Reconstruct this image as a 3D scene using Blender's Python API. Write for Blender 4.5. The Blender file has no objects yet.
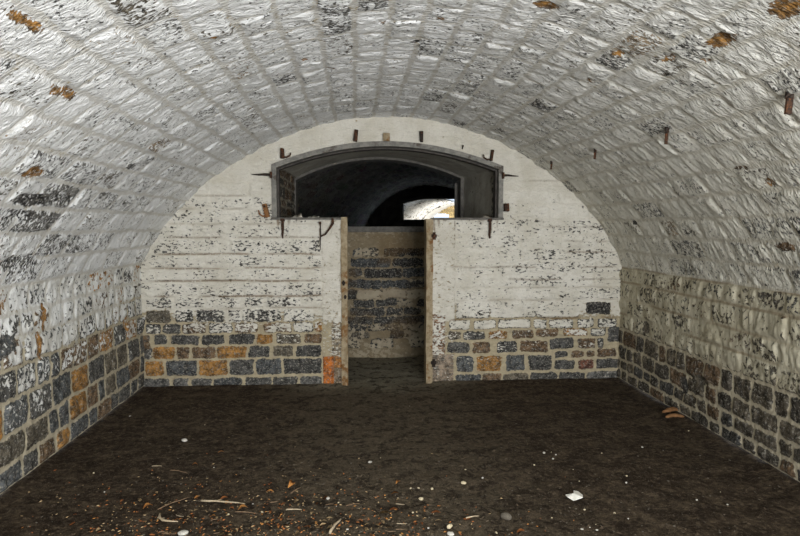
import bpy, bmesh, math, random
import numpy as np
from mathutils import Vector, Matrix
PI = math.pi
SC = bpy.context.scene
COL = SC.collection

# ------------------------------------------------------------------ camera geometry
F = 615.0
PITCH = math.atan(42.0 / F)
YAW = math.atan(45.0 / F * math.cos(PITCH))
H = 1.65
CAM_ROT = Matrix.Rotation(-YAW, 3, 'Z') @ Matrix.Rotation(PI / 2 - PITCH, 3, 'X')

def ray(px, py):
    d = CAM_ROT @ Vector(((px - 400) / F, (268 - py) / F, -1))
    return d
_d = ray(355, 383.6)
D = H * _d.y / -_d.z                  # distance of the end wall

def on_y(px, py, y=None):
    y = D if y is None else y
    d = ray(px, py)
    return Vector((d.x / d.y * y, y, H + d.z / d.y * y))

def on_floor(px, py, z=0.0):
    d = ray(px, py)
    t = (z - H) / d.z
    return Vector((d.x * t, d.y * t, z))

# ------------------------------------------------------------------ noise
def _hash(ix, iy, seed):
    n = (ix.astype(np.int64) * 374761393 + iy.astype(np.int64) * 668265263 + seed * 974634777) & 0x7fffffff
    n = ((n ^ (n >> 13)) * 1274126177) & 0x7fffffff
    n = (n ^ (n >> 16)) & 0xffff
    return n / 65535.0

def noise(x, y, seed=0):
    x = np.asarray(x, float); y = np.asarray(y, float)
    ix = np.floor(x); iy = np.floor(y)
    fx = x - ix; fy = y - iy
    fx = fx * fx * fx * (fx * (fx * 6 - 15) + 10); fy = fy * fy * fy * (fy * (fy * 6 - 15) + 10)
    a = _hash(ix, iy, seed); b = _hash(ix + 1, iy, seed)
    c = _hash(ix, iy + 1, seed); d = _hash(ix + 1, iy + 1, seed)
    return ((a + (b - a) * fx) * (1 - fy) + (c + (d - c) * fx) * fy) * 2 - 1

def fbm(x, y, seed=0, o=4):
    s = 0; a = 1; t = 0
    for k in range(o):
        s = s + a * noise(x * 2 ** k + 17.3 * k, y * 2 ** k + 9.1 * k, seed + k); t += a; a *= .5
    return s / t

def sstep(a, b, x):
    t = np.clip((x - a) / (b - a), 0, 1)
    return t * t * (3 - 2 * t)

# ------------------------------------------------------------------ node helpers
def srgb(r, g, b):
    def f(c):
        c /= 255.0
        return c / 12.92 if c <= .04045 else ((c + .055) / 1.055) ** 2.4
    return (f(r), f(g), f(b), 1)

class NT:
    def __init__(s, name):
        s.m = bpy.data.materials.new(name); s.m.use_nodes = True
        s.t = s.m.node_tree; s.b = s.t.nodes['Principled BSDF']
    def n(s, typ, **kw):
        nd = s.t.nodes.new(typ)
        for k, v in kw.items():
            if k in nd.bl_rna.properties: setattr(nd, k, v)
        return nd
    def inp(s, sock, v):
        if isinstance(v, bpy.types.NodeSocket): s.t.links.new(v, sock)
        elif v is not None: sock.default_value = v
    def math(s, op, a, b=None, c=None, clamp=False):
        nd = s.n('ShaderNodeMath', operation=op); nd.use_clamp = clamp
        s.inp(nd.inputs[0], a); s.inp(nd.inputs[1], b)
        if c is not None: s.inp(nd.inputs[2], c)
        return nd.outputs[0]
    def mix(s, f, a, b, mode='MIX'):
        nd = s.n('ShaderNodeMix'); nd.data_type = 'RGBA'; nd.blend_type = mode
        s.inp(nd.inputs[0], f); s.inp(nd.inputs[6], a); s.inp(nd.inputs[7], b)
        return nd.outputs[2]
    def attr(s, name, fac=True):
        nd = s.n('ShaderNodeAttribute'); nd.attribute_name = name
        return nd.outputs['Fac'] if fac else nd.outputs['Vector']
    def scale(s, vec, v):
        nd = s.n('ShaderNodeVectorMath', operation='MULTIPLY')
        s.inp(nd.inputs[0], vec); nd.inputs[1].default_value = v
        return nd.outputs[0]
    def noise(s, vec, sc=1, det=3, rough=.55, dist=0):
        nd = s.n('ShaderNodeTexNoise')
        s.inp(nd.inputs['Vector'], vec); nd.inputs['Scale'].default_value = sc
        nd.inputs['Detail'].default_value = det; nd.inputs['Roughness'].default_value = rough
        nd.inputs['Distortion'].default_value = dist
        return nd.outputs['Fac']
    def ss(s, x, a, b, lo=0, hi=1):
        nd = s.n('ShaderNodeMapRange', interpolation_type='SMOOTHSTEP')
        s.inp(nd.inputs[0], x); s.inp(nd.inputs[1], a); s.inp(nd.inputs[2], b)
        nd.inputs[3].default_value = lo; nd.inputs[4].default_value = hi
        return nd.outputs[0]
    def bump(s, h, dist=.01, strength=1):
        nd = s.n('ShaderNodeBump'); nd.inputs['Strength'].default_value = strength
        nd.inputs['Distance'].default_value = dist; s.inp(nd.inputs['Height'], h)
        s.t.links.new(nd.outputs[0], s.b.inputs['Normal'])
    def out(s, col, rough=.9, spec=.2):
        s.inp(s.b.inputs['Base Color'], col); s.inp(s.b.inputs['Roughness'], rough)
        s.b.inputs['Specular IOR Level'].default_value = spec
        return s.m
    def pos(s):
        return s.n('ShaderNodeTexCoord').outputs['Object']

def mat_masonry(name, fleck, white, white2, mortar, hatch=(10, 10, 1), hatch_amt=.4, bumpd=.012, warm=None, jgrey=.25):
    t = NT(name)
    uv = t.attr('suv', False)
    sd = t.attr('sd'); wash = t.attr('wash'); stain = t.attr('stain'); scol = t.attr('scol', False)
    ne = t.noise(uv, 38, 3, .6)
    ng = t.noise(uv, 17, 4, .65)
    m = t.ss(t.math('ADD', t.math('ADD', sd, t.math('MULTIPLY', t.math('SUBTRACT', ne, .5), .030)), t.math('MULTIPLY', t.math('SUBTRACT', ng, .5), .034)), -.003, .004)
    nb = t.noise(uv, 16, 5, .7)
    nc = t.noise(uv, 75, 3, .6)
    var = t.math('MULTIPLY', t.math('ADD', t.ss(nb, .36, .64, .35, 1.6), t.ss(nc, .35, .7, -.15, .3)), 1)
    comb = t.n('ShaderNodeCombineColor')
    for i in range(3): t.inp(comb.inputs[i], var)
    stone = t.mix(1, scol, comb.outputs[0], 'MULTIPLY')
    lum = t.mix(t.ss(ng, .50, .62, 0, .75), stone, (.075, .070, .062, 1))
    stone = t.mix(t.ss(t.noise(uv, 6, 3, .6), .44, .56), stone, lum)
    sp = t.ss(t.noise(uv, 48, 4, .75), .53, .61)
    stone = t.mix(t.math('MULTIPLY', sp, .68), stone, (.36, .34, .29, 1))
    mor = t.mix(t.ss(nb, .3, .7), tuple(c * .72 for c in mortar[:3]) + (1,), mortar)
    base = t.mix(m, mor, stone)
    fl = t.noise(t.scale(uv, fleck), 1, 4, .62, .3)
    fc = t.noise(uv, 9, 3, .6)
    f = t.math('ADD', t.math('MULTIPLY', fl, .68), t.math('MULTIPLY', fc, .32))
    thr = t.math('MULTIPLY_ADD', wash, .34, .31)
    cov = t.math('SUBTRACT', 1, t.ss(t.math('SUBTRACT', f, thr), -.012, .012))
    wc = t.mix(t.ss(t.noise(uv, 3.1, 5, .65), .35, .68), white, white2)
    if warm:
        sx = t.n('ShaderNodeSeparateXYZ'); t.inp(sx.inputs[0], uv)
        wk = t.math('ADD', sx.outputs[1], t.math('MULTIPLY', t.math('SUBTRACT', fc, .5), .8))
        wc = t.mix(t.ss(wk, warm[0], warm[1], 1, 0), wc, t.mix(1, wc, warm[2], 'MULTIPLY'))
    grey = t.mix(jgrey, wc, tuple(c * .8 for c in mortar[:3]) + (1,))
    wc = t.mix(m, grey, wc)
    wc = t.mix(t.ss(nc, .5, .75, 0, .30), wc, (.33, .30, .25, 1))
    col = t.mix(cov, base, wc)
    st = t.math('MULTIPLY', stain, t.ss(ne, .30, .48))
    col = t.mix(st, col, (.16, .10, .042, 1))
    h1 = t.noise(t.scale(uv, hatch), 1, 3, .55, .4)
    h = t.math('ADD', t.math('MULTIPLY', h1, hatch_amt), t.math('MULTIPLY', nb, .45))
    h = t.math('ADD', h, t.math('MULTIPLY', cov, .16))
    h = t.math('ADD', h, t.math('MULTIPLY', nc, .14))
    t.bump(h, bumpd, 1)
    return t.out(col, .88, .18)

def mat_simple(name, c1, c2, sc=20, rough=.8, bd=.004, c3=None, metal=0):
    t = NT(name)
    p = t.pos()
    n = t.noise(p, sc, 5, .65)
    col = t.mix(t.ss(n, .35, .66), c1, c2)
    if c3: col = t.mix(t.ss(t.noise(p, sc * .37, 4, .7), .55, .66), col, c3)
    t.bump(n, bd)
    t.b.inputs['Metallic'].default_value = metal
    return t.out(col, rough, .25)

WHITE = (.86, .87, .86, 1); WHITE2 = (.74, .75, .735, 1)
CREAM = (.76, .735, .655, 1); CREAM2 = (.64, .61, .52, 1)
MORT = (.50, .445, .325, 1)
M_vault = mat_masonry('whitewashed_vault_stone', (72, 38, 1), WHITE, WHITE2, MORT, (64, 24, 1), 1.0, .015, (1.6, 4.6, (.80, .765, .67, 1)), .36)
M_side = mat_masonry('whitewashed_wall_stone', (34, 26, 1), (.76, .77, .75, 1), (.60, .59, .54, 1), MORT, (30, 12, 1), .6, .016, (3.5, 4.5, (.72, .665, .52, 1)), .35)
M_back = mat_masonry('cream_washed_stone', (28, 48, 1), CREAM, CREAM2, (.50, .43, .29, 1), (14, 28, 1), .8, .026, None, .10)
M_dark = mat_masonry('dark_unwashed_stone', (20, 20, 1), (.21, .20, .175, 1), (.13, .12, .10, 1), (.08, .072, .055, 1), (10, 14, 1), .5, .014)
M_iron = mat_simple('rusted_iron', (.022, .014, .010, 1), (.075, .035, .018, 1), 60, .75, .003, (.16, .06, .02, 1))
M_iron_dark = mat_simple('dark_iron', (.015, .012, .010, 1), (.045, .03, .02, 1), 60, .7, .003)
M_timber = mat_simple('weathered_timber', (.25, .19, .11, 1), (.40, .33, .22, 1), 18, .85, .003, (.20, .10, .035, 1))
M_frame = mat_simple('weathered_grey_frame', (.17, .165, .15, 1), (.27, .26, .23, 1), 22, .8, .003, (.10, .085, .07, 1))
M_sill = mat_simple('grey_sill_slab', (.10, .095, .085, 1), (.17, .16, .14, 1), 22, .85, .003)

# ------------------------------------------------------------------ object helpers
def tag(o, label=None, cat=None, group=None, kind=None):
    if label: o['label'] = label
    if cat: o['category'] = cat
    if group: o['group'] = group
    if kind: o['kind'] = kind
    return o

def grid_mesh(name, P, attrs, mat, keep=None, smooth=True):
    ny, nx = P.shape[:2]
    me = bpy.data.meshes.new(name)
    idx = np.arange(ny * nx).reshape(ny, nx)
    q = np.stack([idx[:-1, :-1], idx[:-1, 1:], idx[1:, 1:], idx[1:, :-1]], -1)
    if keep is not None: q = q[keep]
    q = q.reshape(-1, 4)
    used = np.zeros(ny * nx, bool); used[q.ravel()] = True
    remap = np.cumsum(used) - 1
    q = remap[q]
    V = P.reshape(-1, 3)[used]
    me.vertices.add(len(V)); me.vertices.foreach_set('co', V.astype(np.float32).ravel())
    me.loops.add(q.size); me.loops.foreach_set('vertex_index', q.astype(np.int32).ravel())
    me.polygons.add(len(q)); me.polygons.foreach_set('loop_start', (np.arange(len(q)) * 4).astype(np.int32))
    me.polygons.foreach_set('use_smooth', np.full(len(q), smooth))
    me.update(calc_edges=True)
    for k, a in attrs.items():
        if a.ndim == 3:
            at = me.attributes.new(k, 'FLOAT_VECTOR', 'POINT')
            at.data.foreach_set('vector', a.reshape(-1, 3)[used].astype(np.float32).ravel())
        else:
            at = me.attributes.new(k, 'FLOAT', 'POINT')
            at.data.foreach_set('value', a.reshape(-1)[used].astype(np.float32))
    me.materials.append(mat)
    me.validate()
    o = bpy.data.objects.new(name, me); COL.objects.link(o)
    return o

def bm_obj(name, bm, mat, parent=None, loc=None, smooth=False):
    me = bpy.data.meshes.new(name)
    bmesh.ops.recalc_face_normals(bm, faces=bm.faces)
    bm.to_mesh(me); bm.free()
    for p in me.polygons: p.use_smooth = smooth
    me.materials.append(mat)
    o = bpy.data.objects.new(name, me); COL.objects.link(o)
    if parent: o.parent = parent
    if loc is not None: o.location = loc
    return o

def empty(name, loc):
    o = bpy.data.objects.new(name, None); COL.objects.link(o)
    o.location = loc; o.empty_display_size = .05
    return o

def add_box(bm, c, s, rot=None, bev=0, taper=1, jitter=0, rng=None):
    r = bmesh.ops.create_cube(bm, size=1)
    vs = r['verts']
    for v in vs:
        k = taper if v.co.z > 0 else 1
        v.co = Vector((v.co.x * s[0] * k, v.co.y * s[1] * k, v.co.z * s[2]))
        if jitter: v.co += Vector([rng.uniform(-jitter, jitter) for _ in range(3)])
    if bev:
        es = list({e for v in vs for e in v.link_edges})
        rb = bmesh.ops.bevel(bm, geom=es, offset=bev, segments=2, affect='EDGES', profile=.5)
        vs = list({v for f in rb['faces'] for v in f.verts} | {v for v in vs if v.is_valid})
    M = (rot.to_4x4() if rot is not None else Matrix.Identity(4))
    for v in vs:
        v.co = M @ v.co + Vector(c)
    return vs

def add_tube(bm, pts, rad, seg=8, flat=1.0):
    """swept tube through pts with radius per point; flat squeezes along the second axis"""
    pts = [Vector(p) for p in pts]
    if not hasattr(rad, '__len__'): rad = [rad] * len(pts)
    rings = []
    up = Vector((0.13, 0.21, 0.97)).normalized()
    for i, p in enumerate(pts):
        t = (pts[min(i + 1, len(pts) - 1)] - pts[max(i - 1, 0)]).normalized()
        if abs(t.dot(up)) > .95: u0 = Vector((0, 1, 0))
        else: u0 = up
        a = t.cross(u0).normalized(); b = t.cross(a).normalized()
        rings.append([bm.verts.new(p + a * math.cos(k * 2 * PI / seg) * rad[i] + b * math.sin(k * 2 * PI / seg) * rad[i] * flat) for k in range(seg)])
    for i in range(len(rings) - 1):
        for k in range(seg):
            bm.faces.new((rings[i][k], rings[i][(k + 1) % seg], rings[i + 1][(k + 1) % seg], rings[i + 1][k]))
    bm.faces.new(rings[0]); bm.faces.new(rings[-1][::-1])

# ------------------------------------------------------------------ vault profile (measured along the end wall's edge)
left_px = [(138, 272), (141, 268), (151.3, 245.7), (164.4, 227.4), (176, 211.5), (186, 201.5), (208.4, 182.8), (234.5, 163), (270, 143.6), (300, 131), (340, 120)]
right_px = [(425, 120), (460, 127), (500, 143), (528, 156.7), (556, 177.2), (583.5, 203), (599, 223.5), (612, 244.4), (621, 262)]
W3 = [on_y(*p) for p in left_px] + [on_y(382, 117)] + [on_y(*p) for p in right_px]
XL = on_y(144, 388).x; XR = on_y(618, 378).x
XC = (XL + XR) / 2
ZS = on_y(142, 270).z            # springing height
ang = np.array([math.atan2(p.z - (ZS - .35), p.x - XC) for p in W3])
rr = np.array([math.hypot(p.z - (ZS - .35), p.x - XC) for p in W3])
pc = np.polyfit(ang - PI / 2, rr, 6)
a0 = math.atan2(.35, (XR - XC)); a1 = PI - a0
th = np.linspace(a0, a1, 400)
R_ = np.polyval(pc, th - PI / 2)
vx = XC + R_ * np.cos(th); vz = (ZS - .35) + R_ * np.sin(th)
# straight walls below
px_ = np.concatenate([[XR + .0, XR], vx, [XL, XL - .0]])
pz_ = np.concatenate([[0, ZS - .06], vz, [ZS - .06, 0]])
sl = np.concatenate([[0], np.cumsum(np.hypot(np.diff(px_), np.diff(pz_)))])
STOT = sl[-1]
SR = ZS - .02; SL_ = STOT - (ZS - .02)
def profile(s):
    """arc coordinate from the foot of the right wall over to the foot of the left wall"""
    def P(q): return np.interp(q, sl, px_), np.interp(q, sl, pz_)
    x = 0; z = 0
    for o in (-.06, -.03, 0, .03, .06):          # soften the kink at the springing
        a, b = P(np.clip(s + o, 0, STOT)); x = x + a / 5; z = z + b / 5
    e = .02
    xa, za = P(np.clip(s - e, 0, STOT)); xb, zb = P(np.clip(s + e, 0, STOT))
    tx, tz = xb - xa, zb - za
    l = np.hypot(tx, tz) + 1e-9
    return x, z, -tz / l, tx / l                 # inward normal

def on_vault(px, py):
    d = ray(px, py)
    s = np.linspace(0, STOT, 1600)
    x, z, _, _ = profile(s)
    # direction of view in the x-z plane, match the angle seen from the camera
    a = math.atan2(d.z, d.x)
    aa = np.arctan2(z - H, x)
    k = int(np.argmin(np.abs(np.angle(np.exp(1j * (aa - a))))))
    t = math.hypot(x[k], z[k] - H) / math.hypot(d.x, d.z)
    return d.y * t, s[k], Vector((x[k], d.y * t, z[k]))

# ------------------------------------------------------------------ masonry fields
G = lambda k=1: (.088 * k, .087 * k, .081 * k)
BL = (.074, .079, .080); OC = (.28, .145, .042); BR = (.135, .088, .05); GB = (.11, .095, .07)
DK = (.034, .033, .031); OR = (.42, .13, .025); TN = (.26, .20, .13)

def field(U, V, stones, mort_wash, seed, wob=.012, hstone=.012, base_col=(.3, .27, .2)):
    ny, nx = U.shape
    u1 = U[0]; v1 = V[:, 0]
    Uw = U + wob * 1.3 * fbm(U * 5, V * 5, seed) + wob * .7 * noise(U * 21, V * 21, seed + 5)
    Vw = V + wob * fbm(U * 4 + 50, V * 4, seed + 9) + wob * .6 * noise(U * 21 + 9, V * 21, seed + 15)
    sd = np.full(U.shape, -.03); wash = mort_wash.copy()
    col = np.zeros(U.shape + (3,)); col[:] = base_col
    hh = np.zeros(U.shape)
    for st in stones:
        a, b, c, d, cl, w, h = st
        i0, i1 = np.searchsorted(u1, a - .04), np.searchsorted(u1, b + .04)
        j0, j1 = np.searchsorted(v1, c - .04), np.searchsorted(v1, d + .04)
        if i1 <= i0 or j1 <= j0: continue
        uu = Uw[j0:j1, i0:i1]; vv = Vw[j0:j1, i0:i1]
        dx = np.minimum(uu - a, b - uu); dy = np.minimum(vv - c, d - vv)
        r = .022
        s = np.where((dx < r) & (dy < r), r - np.hypot(r - dx, r - dy), np.minimum(dx, dy))
        old = sd[j0:j1, i0:i1]
        mk = s > old
        sd[j0:j1, i0:i1] = np.where(mk, s, old)
        mc = mk & (s > -.02)
        col[j0:j1, i0:i1][mc] = cl
        k = sstep(-.006, .012, s) * mk
        wash[j0:j1, i0:i1] = wash[j0:j1, i0:i1] * (1 - k) + w * k
        t1 = tilt_rng.uniform(-1, 1) * h * 1.1; t2 = tilt_rng.uniform(-1, 1) * h * 1.1
        pl = h + t1 * (uu - (a + b) / 2) / ((b - a) / 2) + t2 * (vv - (c + d) / 2) / ((d - c) / 2)
        hh[j0:j1, i0:i1] = np.where(mk, pl * sstep(-.01, .03, s), hh[j0:j1, i0:i1])
    sd = np.clip(sd, -.03, .05)
    return sd, wash, col, hh

tilt_rng = random.Random(99)
rng = random.Random(7)

def pickcol(rng, kind):
    r = rng.random()
    if kind == 'left':
        c = BL if r < .35 else G(.9) if r < .62 else OC if r < .78 else BR if r < .9 else GB
    elif kind == 'right':
        c = (.085, .072, .052) if r < .40 else (.10, .066, .038) if r < .55 else (.055, .048, .038) if r < .9 else G(.6)
    else:
        c = G(1.2) if r < .5 else G(.8) if r < .75 else TN if r < .80 else GB
    k = rng.uniform(.8, 1.2)
    return tuple(x * k for x in c)

# side walls and vault share one sheet cut into three objects ---------------------------------
Y0, Y1 = -2.4, D + .03
ys = np.concatenate([np.arange(Y0, 2.4, .05), np.arange(2.4, 4.2, .009), np.arange(4.2, Y1 + .012, .011)])
# arc courses, in s
def px_course(ypx, side):
    p = on_y(144 if side == 'L' else 618, ypx)
    return max(p.z, 0)
right_c = [px_course(y, 'R') for y in (379, 368, 357, 343.8, 328)] 
right_c[0] = 0
left_c = [px_course(y, 'L') for y in (388, 372, 354, 333.5)]; left_c[0] = 0
sR = list(right_c)
while sR[-1] < SR - .05: sR.append(sR[-1] + rng.uniform(.15, .20))
sL = list(left_c)
while sL[-1] < ZS - .1: sL.append(sL[-1] + rng.uniform(.16, .22))
SB_R = sR[-1]; SB_L = STOT - sL[-1]
nv = int(round((SB_L - SB_R) / .192))
vc = np.linspace(SB_R, SB_L, nv + 1)

def seg_stones(s0, s1, wr, kind, washf, hj, side=None, gap=.012):
    out = []
    y = Y0 + rng.uniform(-.3, 0)
    while y < Y1:
        w = rng.uniform(*wr)
        yy1 = y + w
        g = gap
        out.append((y + g, yy1 - g, s0 + g * rng.uniform(.8, 1.3), s1 - g * rng.uniform(.8, 1.3), pickcol(rng, kind), washf(rng, (y + yy1) / 2), rng.uniform(*hj)))
        y = yy1
    return out

stones = []
# right wall
for i in range(len(sR) - 1):
    dark = i < 4
    stones += seg_stones(sR[i], sR[i + 1], (.14, .30) if dark else (.18, .38), 'right',
                         (lambda r, y: r.choice([0, .0, .05, .15])) if dark else (lambda r, y: r.uniform(.60, .86)), (.005, .013) if dark else (.004, .012))
# vault
for i in range(nv):
    c = (vc[i] + vc[i + 1]) / 2
    f = (c - SB_R) / (SB_L - SB_R)
    lo = .72 if f < .8 else .68
    if f > .88: lo = .62
    stones += seg_stones(vc[i], vc[i + 1], (.22, .48), 'vault',
                         lambda r, y: ((r.uniform(lo, .90) if r.random() > .10 else r.uniform(.55, .70)) - (.12 if f > .84 and y < 4.4 else 0)), (.003, .011), gap=.014)
# left wall
for i in range(len(sL) - 1):
    dark = i < 3
    a, b = STOT - sL[i + 1], STOT - sL[i]
    if dark:
        wf = (lambda r, y: r.choice([0, .0, .1, .2]) if y > 4.6 or i < 2 else r.uniform(.2, .5))
    elif i == 3:
        wf = lambda r, y: r.uniform(.38, .62)
    else:
        wf = lambda r, y: r.uniform(.56, .76)
    stones += seg_stones(a, b, (.14, .34), 'left', wf, (.004, .012))

# chips, exposed stones and one shaded slot seen in the photograph: pixel, radius u, radius s, colour, wash
patches = [(63, 92, .17, .05, OC, .22), (27, 22, .16, .035, OC, .2), (545, 5, .06, .10, OC, .1), (722, 40, .14, .06, OC, .15),
           (790, 6, .14, .08, OC, .15), (620, 52, .06, .05, OC, .35), (670, 57, .10, .03, OC, .3), (770, 183, .06, .05, OC, .25),
           (785, 247, .09, .04, BR, .25), (32, 172, .13, .06, OC, .2), (440, 18, .05, .04, OC, .3), (304, 57, .05, .03, OC, .3),
           (355, 60, .05, .06, OC, .55), (384, 20, .06, .07, OC, .5), (30, 200, .22, .05, DK, .35), (60, 197, .15, .05, G(.6), .4),
           (212, 35, .03, .03, OC, .3), (330, 68, .05, .05, OC, .55), (250, 108, .03, .04, OC, .4), (20, 262, .22, .06, G(.7), .45),
           (42, 318, .04, .10, OC, .15), (38, 345, .05, .10, OC, .2), (125, 325, .05, .09, OC, .3), (685, 385, .05, .09, DK, 0),  # last one: wall slot, its shade painted as near-black colour
           (645, 327, .07, .06, GB, .1), (706, 60, .04, .03, OC, .3), (635, 222, .04, .03, DK, .2), (690, 232, .10, .03, DK, .55),
           (14, 215, .2, .035, DK, .5), (130, 166, .08, .03, G(.7), .4), (740, 168, .10, .02, BR, .4), (415, 42, .03, .035, DK, .3),
           (700, 380, .16, .04, GB, .1), (590, 80, .06, .05, OC, .5), (5, 345, .12, .08, BL, .2), (470, 95, .04, .1, G(.8), .6)]
pp = []
for (x, y, ru, rs, c, w) in patches:
    if 0 <= x <= 800:
        u, s, _ = on_vault(x, y); k = .72 if c is OC and y < 200 else 1; pp.append((u, s, ru * k, rs * k, c, w + (.16 if c is OC else .05)))

def sheet(name, s0, s1, mat, ds, seed):
    ss = np.linspace(s0, s1, int((s1 - s0) / ds) + 1)
    U, S = np.meshgrid(ys, ss)
    low = fbm(U * 1.3, S * 1.3, 40, 3)
    hr = S; hl = STOT - S                          # heights above the feet
    mw = .84 + .10 * low
    # near the floor the joints are bare lime mortar
    bare_r = 1 - sstep(.50, .75, hr + .06 * low); bare_l = 1 - sstep(.62, 1.15, hl + .1 * low)
    mw = np.where(S < STOT / 2, mw * (1 - bare_r), mw * (1 - .95 * bare_l))
    sd, wash, col, hh = field(U, S, stones, mw, 3)
    wash = wash + .07 * low * (wash > .3)
    edge_d = np.zeros_like(U)
    for (u, s, ru, rs, c, w) in pp:
        q = np.sqrt(((U - u) / ru) ** 2 + ((S - s) / rs) ** 2) + .35 * fbm(U * 22, S * 22, 77, 3)
        k = 1 - sstep(.75, 1.1, q)
        wash = wash * (1 - k) + w * k
        col = col * (1 - k[..., None]) + np.array(c) * k[..., None]
        edge_d -= k * (.05 if c is DK and w == 0 else .006)
        sd = np.where(k > .5, np.maximum(sd, .02), sd)
    # brown seams in the bed joints low on the right wall
    stain = np.zeros_like(U)
    for b in sR[5:]:
        stain = np.maximum(stain, (1 - sstep(.004, .016, np.abs(S - b + .012 * fbm(U * 4, S * 0 + b, 5)))) * sstep(-.1, .2, fbm(U * 1.7, S * 0 + b * 7, 6)) * .55)
    stain *= (S < SR + .2)
    h = hh.copy()
    stn = sstep(-.005, .02, sd)
    vault_k = sstep(SR - .1, SR + .4, S) * (1 - sstep(SL_ - .4, SL_ + .1, S))
    ridg = np.abs(noise(U * 17 + 20 * noise(U * 3, S * 3, 69) * 0, S * 8, 62)) + .7 * np.abs(noise(U * 29 + S * 6, S * 17, 67))
    side_k = 1 - vault_k
    h += stn * vault_k * .0065 * (.6 - ridg) * (1 + .8 * fbm(U * 3, S * 3, 63, 2))
    h += stn * (.006 + .006 * side_k) * fbm(U * 19, S * 12, 64, 4)
    h += .010 * fbm(U * 1.6, S * 1.6, 65, 3) + .004 * fbm(U * 14, S * 14, 66, 2) + edge_d
    X, Z, NX, NZ = profile(S)
    P = np.stack([X + NX * h, U, Z + NZ * h], -1)
    o = grid_mesh(name, P, dict(suv=np.stack([U, S, U * 0], -1), sd=sd, wash=np.clip(wash, 0, 1), stain=stain, scol=col), mat)
    return tag(o, kind='structure')

o = sheet('wall_right', 0, SB_R, M_side, .010, 1)
o['label'] = 'right stone wall, bare dark blocks below and dingy whitewash above'
o = sheet('ceiling', SB_R, SB_L, M_vault, .011, 2)
o['label'] = 'whitewashed barrel vault of coursed rubble stone'
o = sheet('wall_left', SB_L, STOT, M_side, .010, 3)
o['label'] = 'left stone wall, grey and ochre blocks under flaking whitewash'

# ------------------------------------------------------------------ end wall
def X(p, y=300): return on_y(p, y).x
def ZL(y): return on_y(240, y).z
def ZR(y): return on_y(530, y).z
bs = []
def row(y0, y1, items, Zf):
    for it in items:
        x0, x1, c, w = it[:4]
        ya, yb = (it[4], it[5]) if len(it) > 4 else (y0, y1)
        k = rng.uniform(.85, 1.15)
        bs.append((X(x0, (ya + yb) / 2), X(x1, (ya + yb) / 2), max(Zf(yb), .0), Zf(ya), tuple(v * k for v in c), w, rng.uniform(.006, .014)))
g = G(.9); gd = G(.7)
row(377.5, 386.5, [(142, 170, g, .15), (173.8, 189, G(1.2), .2), (192, 212, g, .1), (214, 242, BL, .12), (245, 271, g, .15), (272.6, 298, g, .2), (300, 322, G(1.3), .25)], ZL)
row(359.5, 374.6, [(145.5, 163, OC, 0), (166, 197, BL, .12), (199, 228, OC, .02), (230.4, 254, g, .15), (256.3, 281.5, BL, .12), (284, 321.7, gd, .1)], ZL)
row(346, 357.5, [(144, 152, g, .3), (153, 175, OC, .05), (177, 189, BR, .15), (192, 216, BR, .15), (217.5, 246, OC, .12), (248, 269.3, gd, .1), (273.5, 293, GB, .1), (296, 322, gd, .2)], ZL)
row(334, 343.8, [(142, 150.6, BR, .05, 334, 350), (154, 167, g, .15), (171, 199, gd, .2), (202, 224, gd, .15), (229, 254, gd, .15), (256.5, 272.5, OC, .1), (276, 301, GB, .45), (305, 322, BR, .15)], ZL)
row(323, 332.6, [(145.5, 162, g, .5), (164, 180, gd, .35), (182, 206, BR, .5), (209, 233, gd, .62), (235, 258, BR, .6), (264, 291, BR, .62), (293, 314, gd, .7), (315.5, 322, OC, .5)], ZL)
row(309.4, 321.5, [(145.5, 170, GB, .2), (175, 193.5, gd, .5), (197, 224.5, gd, .45), (228, 240, gd, .6), (242, 280.5, gd, .55), (283, 314, gd, .72)], ZL)
row(297, 307, [(145, 172, gd, .62), (174, 204, gd, .68), (207, 240, gd, .7), (244, 264, gd, .62), (267, 300, gd, .62), (303, 322, gd, .78)], ZL)
row(373, 382.5, [(455.7, 480, BL, .1), (481.5, 501.5, BR, .2), (504, 528, GB, .1), (530, 557, gd, .1), (559, 585, gd, .12), (586.7, 617, G(1.1), .3)], ZR)
row(355, 370.4, [(456.6, 473.2, BL, .3), (477, 501.3, OC, .3), (505.5, 524.7, BL, .1), (528.7, 551, gd, .1),
                 (555, 568, g, .15, 352, 358.5), (571, 584, BR, .15, 352, 358.5), (587, 594, BR, .1, 352, 358.5), (597, 616, BR, .15, 350, 358.5),
                 (554, 574, g, .1, 361, 369.8), (578, 593.5, (.14, .06, .04), .05, 361, 369.8), (595.5, 617, gd, .1, 360.5, 369.8)], ZR)
row(341, 352, [(448, 468.8, G(1.0), .15), (472, 490, BR, .2), (497, 516, gd, .4), (520, 547.7, BR, .25), (550, 573.6, g, .15, 338.5, 349.5),
               (578, 595.5, BR, .4, 339, 349), (598, 603.8, gd, .5, 339, 349), (608, 619.5, gd, .1, 328, 343.5)], ZR)
row(330.5, 338.5, [(448.5, 461, GB, .4), (462.6, 485, gd, .45), (489, 507, OC, .55), (512, 533, BR, .4), (536, 558, BR, .4, 329, 336.5), (563, 587.7, OC, .58, 329, 336.5), (591, 606, gd, .6, 329, 336.5)], ZR)
row(319.5, 328.5, [(449, 470, gd, .8), (474, 496, gd, .76), (498, 530, gd, .8), (533, 547, gd, .68), (550, 573, gd, .72), (577, 594, gd, .7), (598, 617, gd, .58)], ZR)
row(302.4, 315, [(586, 611, DK, 0)], ZR)
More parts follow.
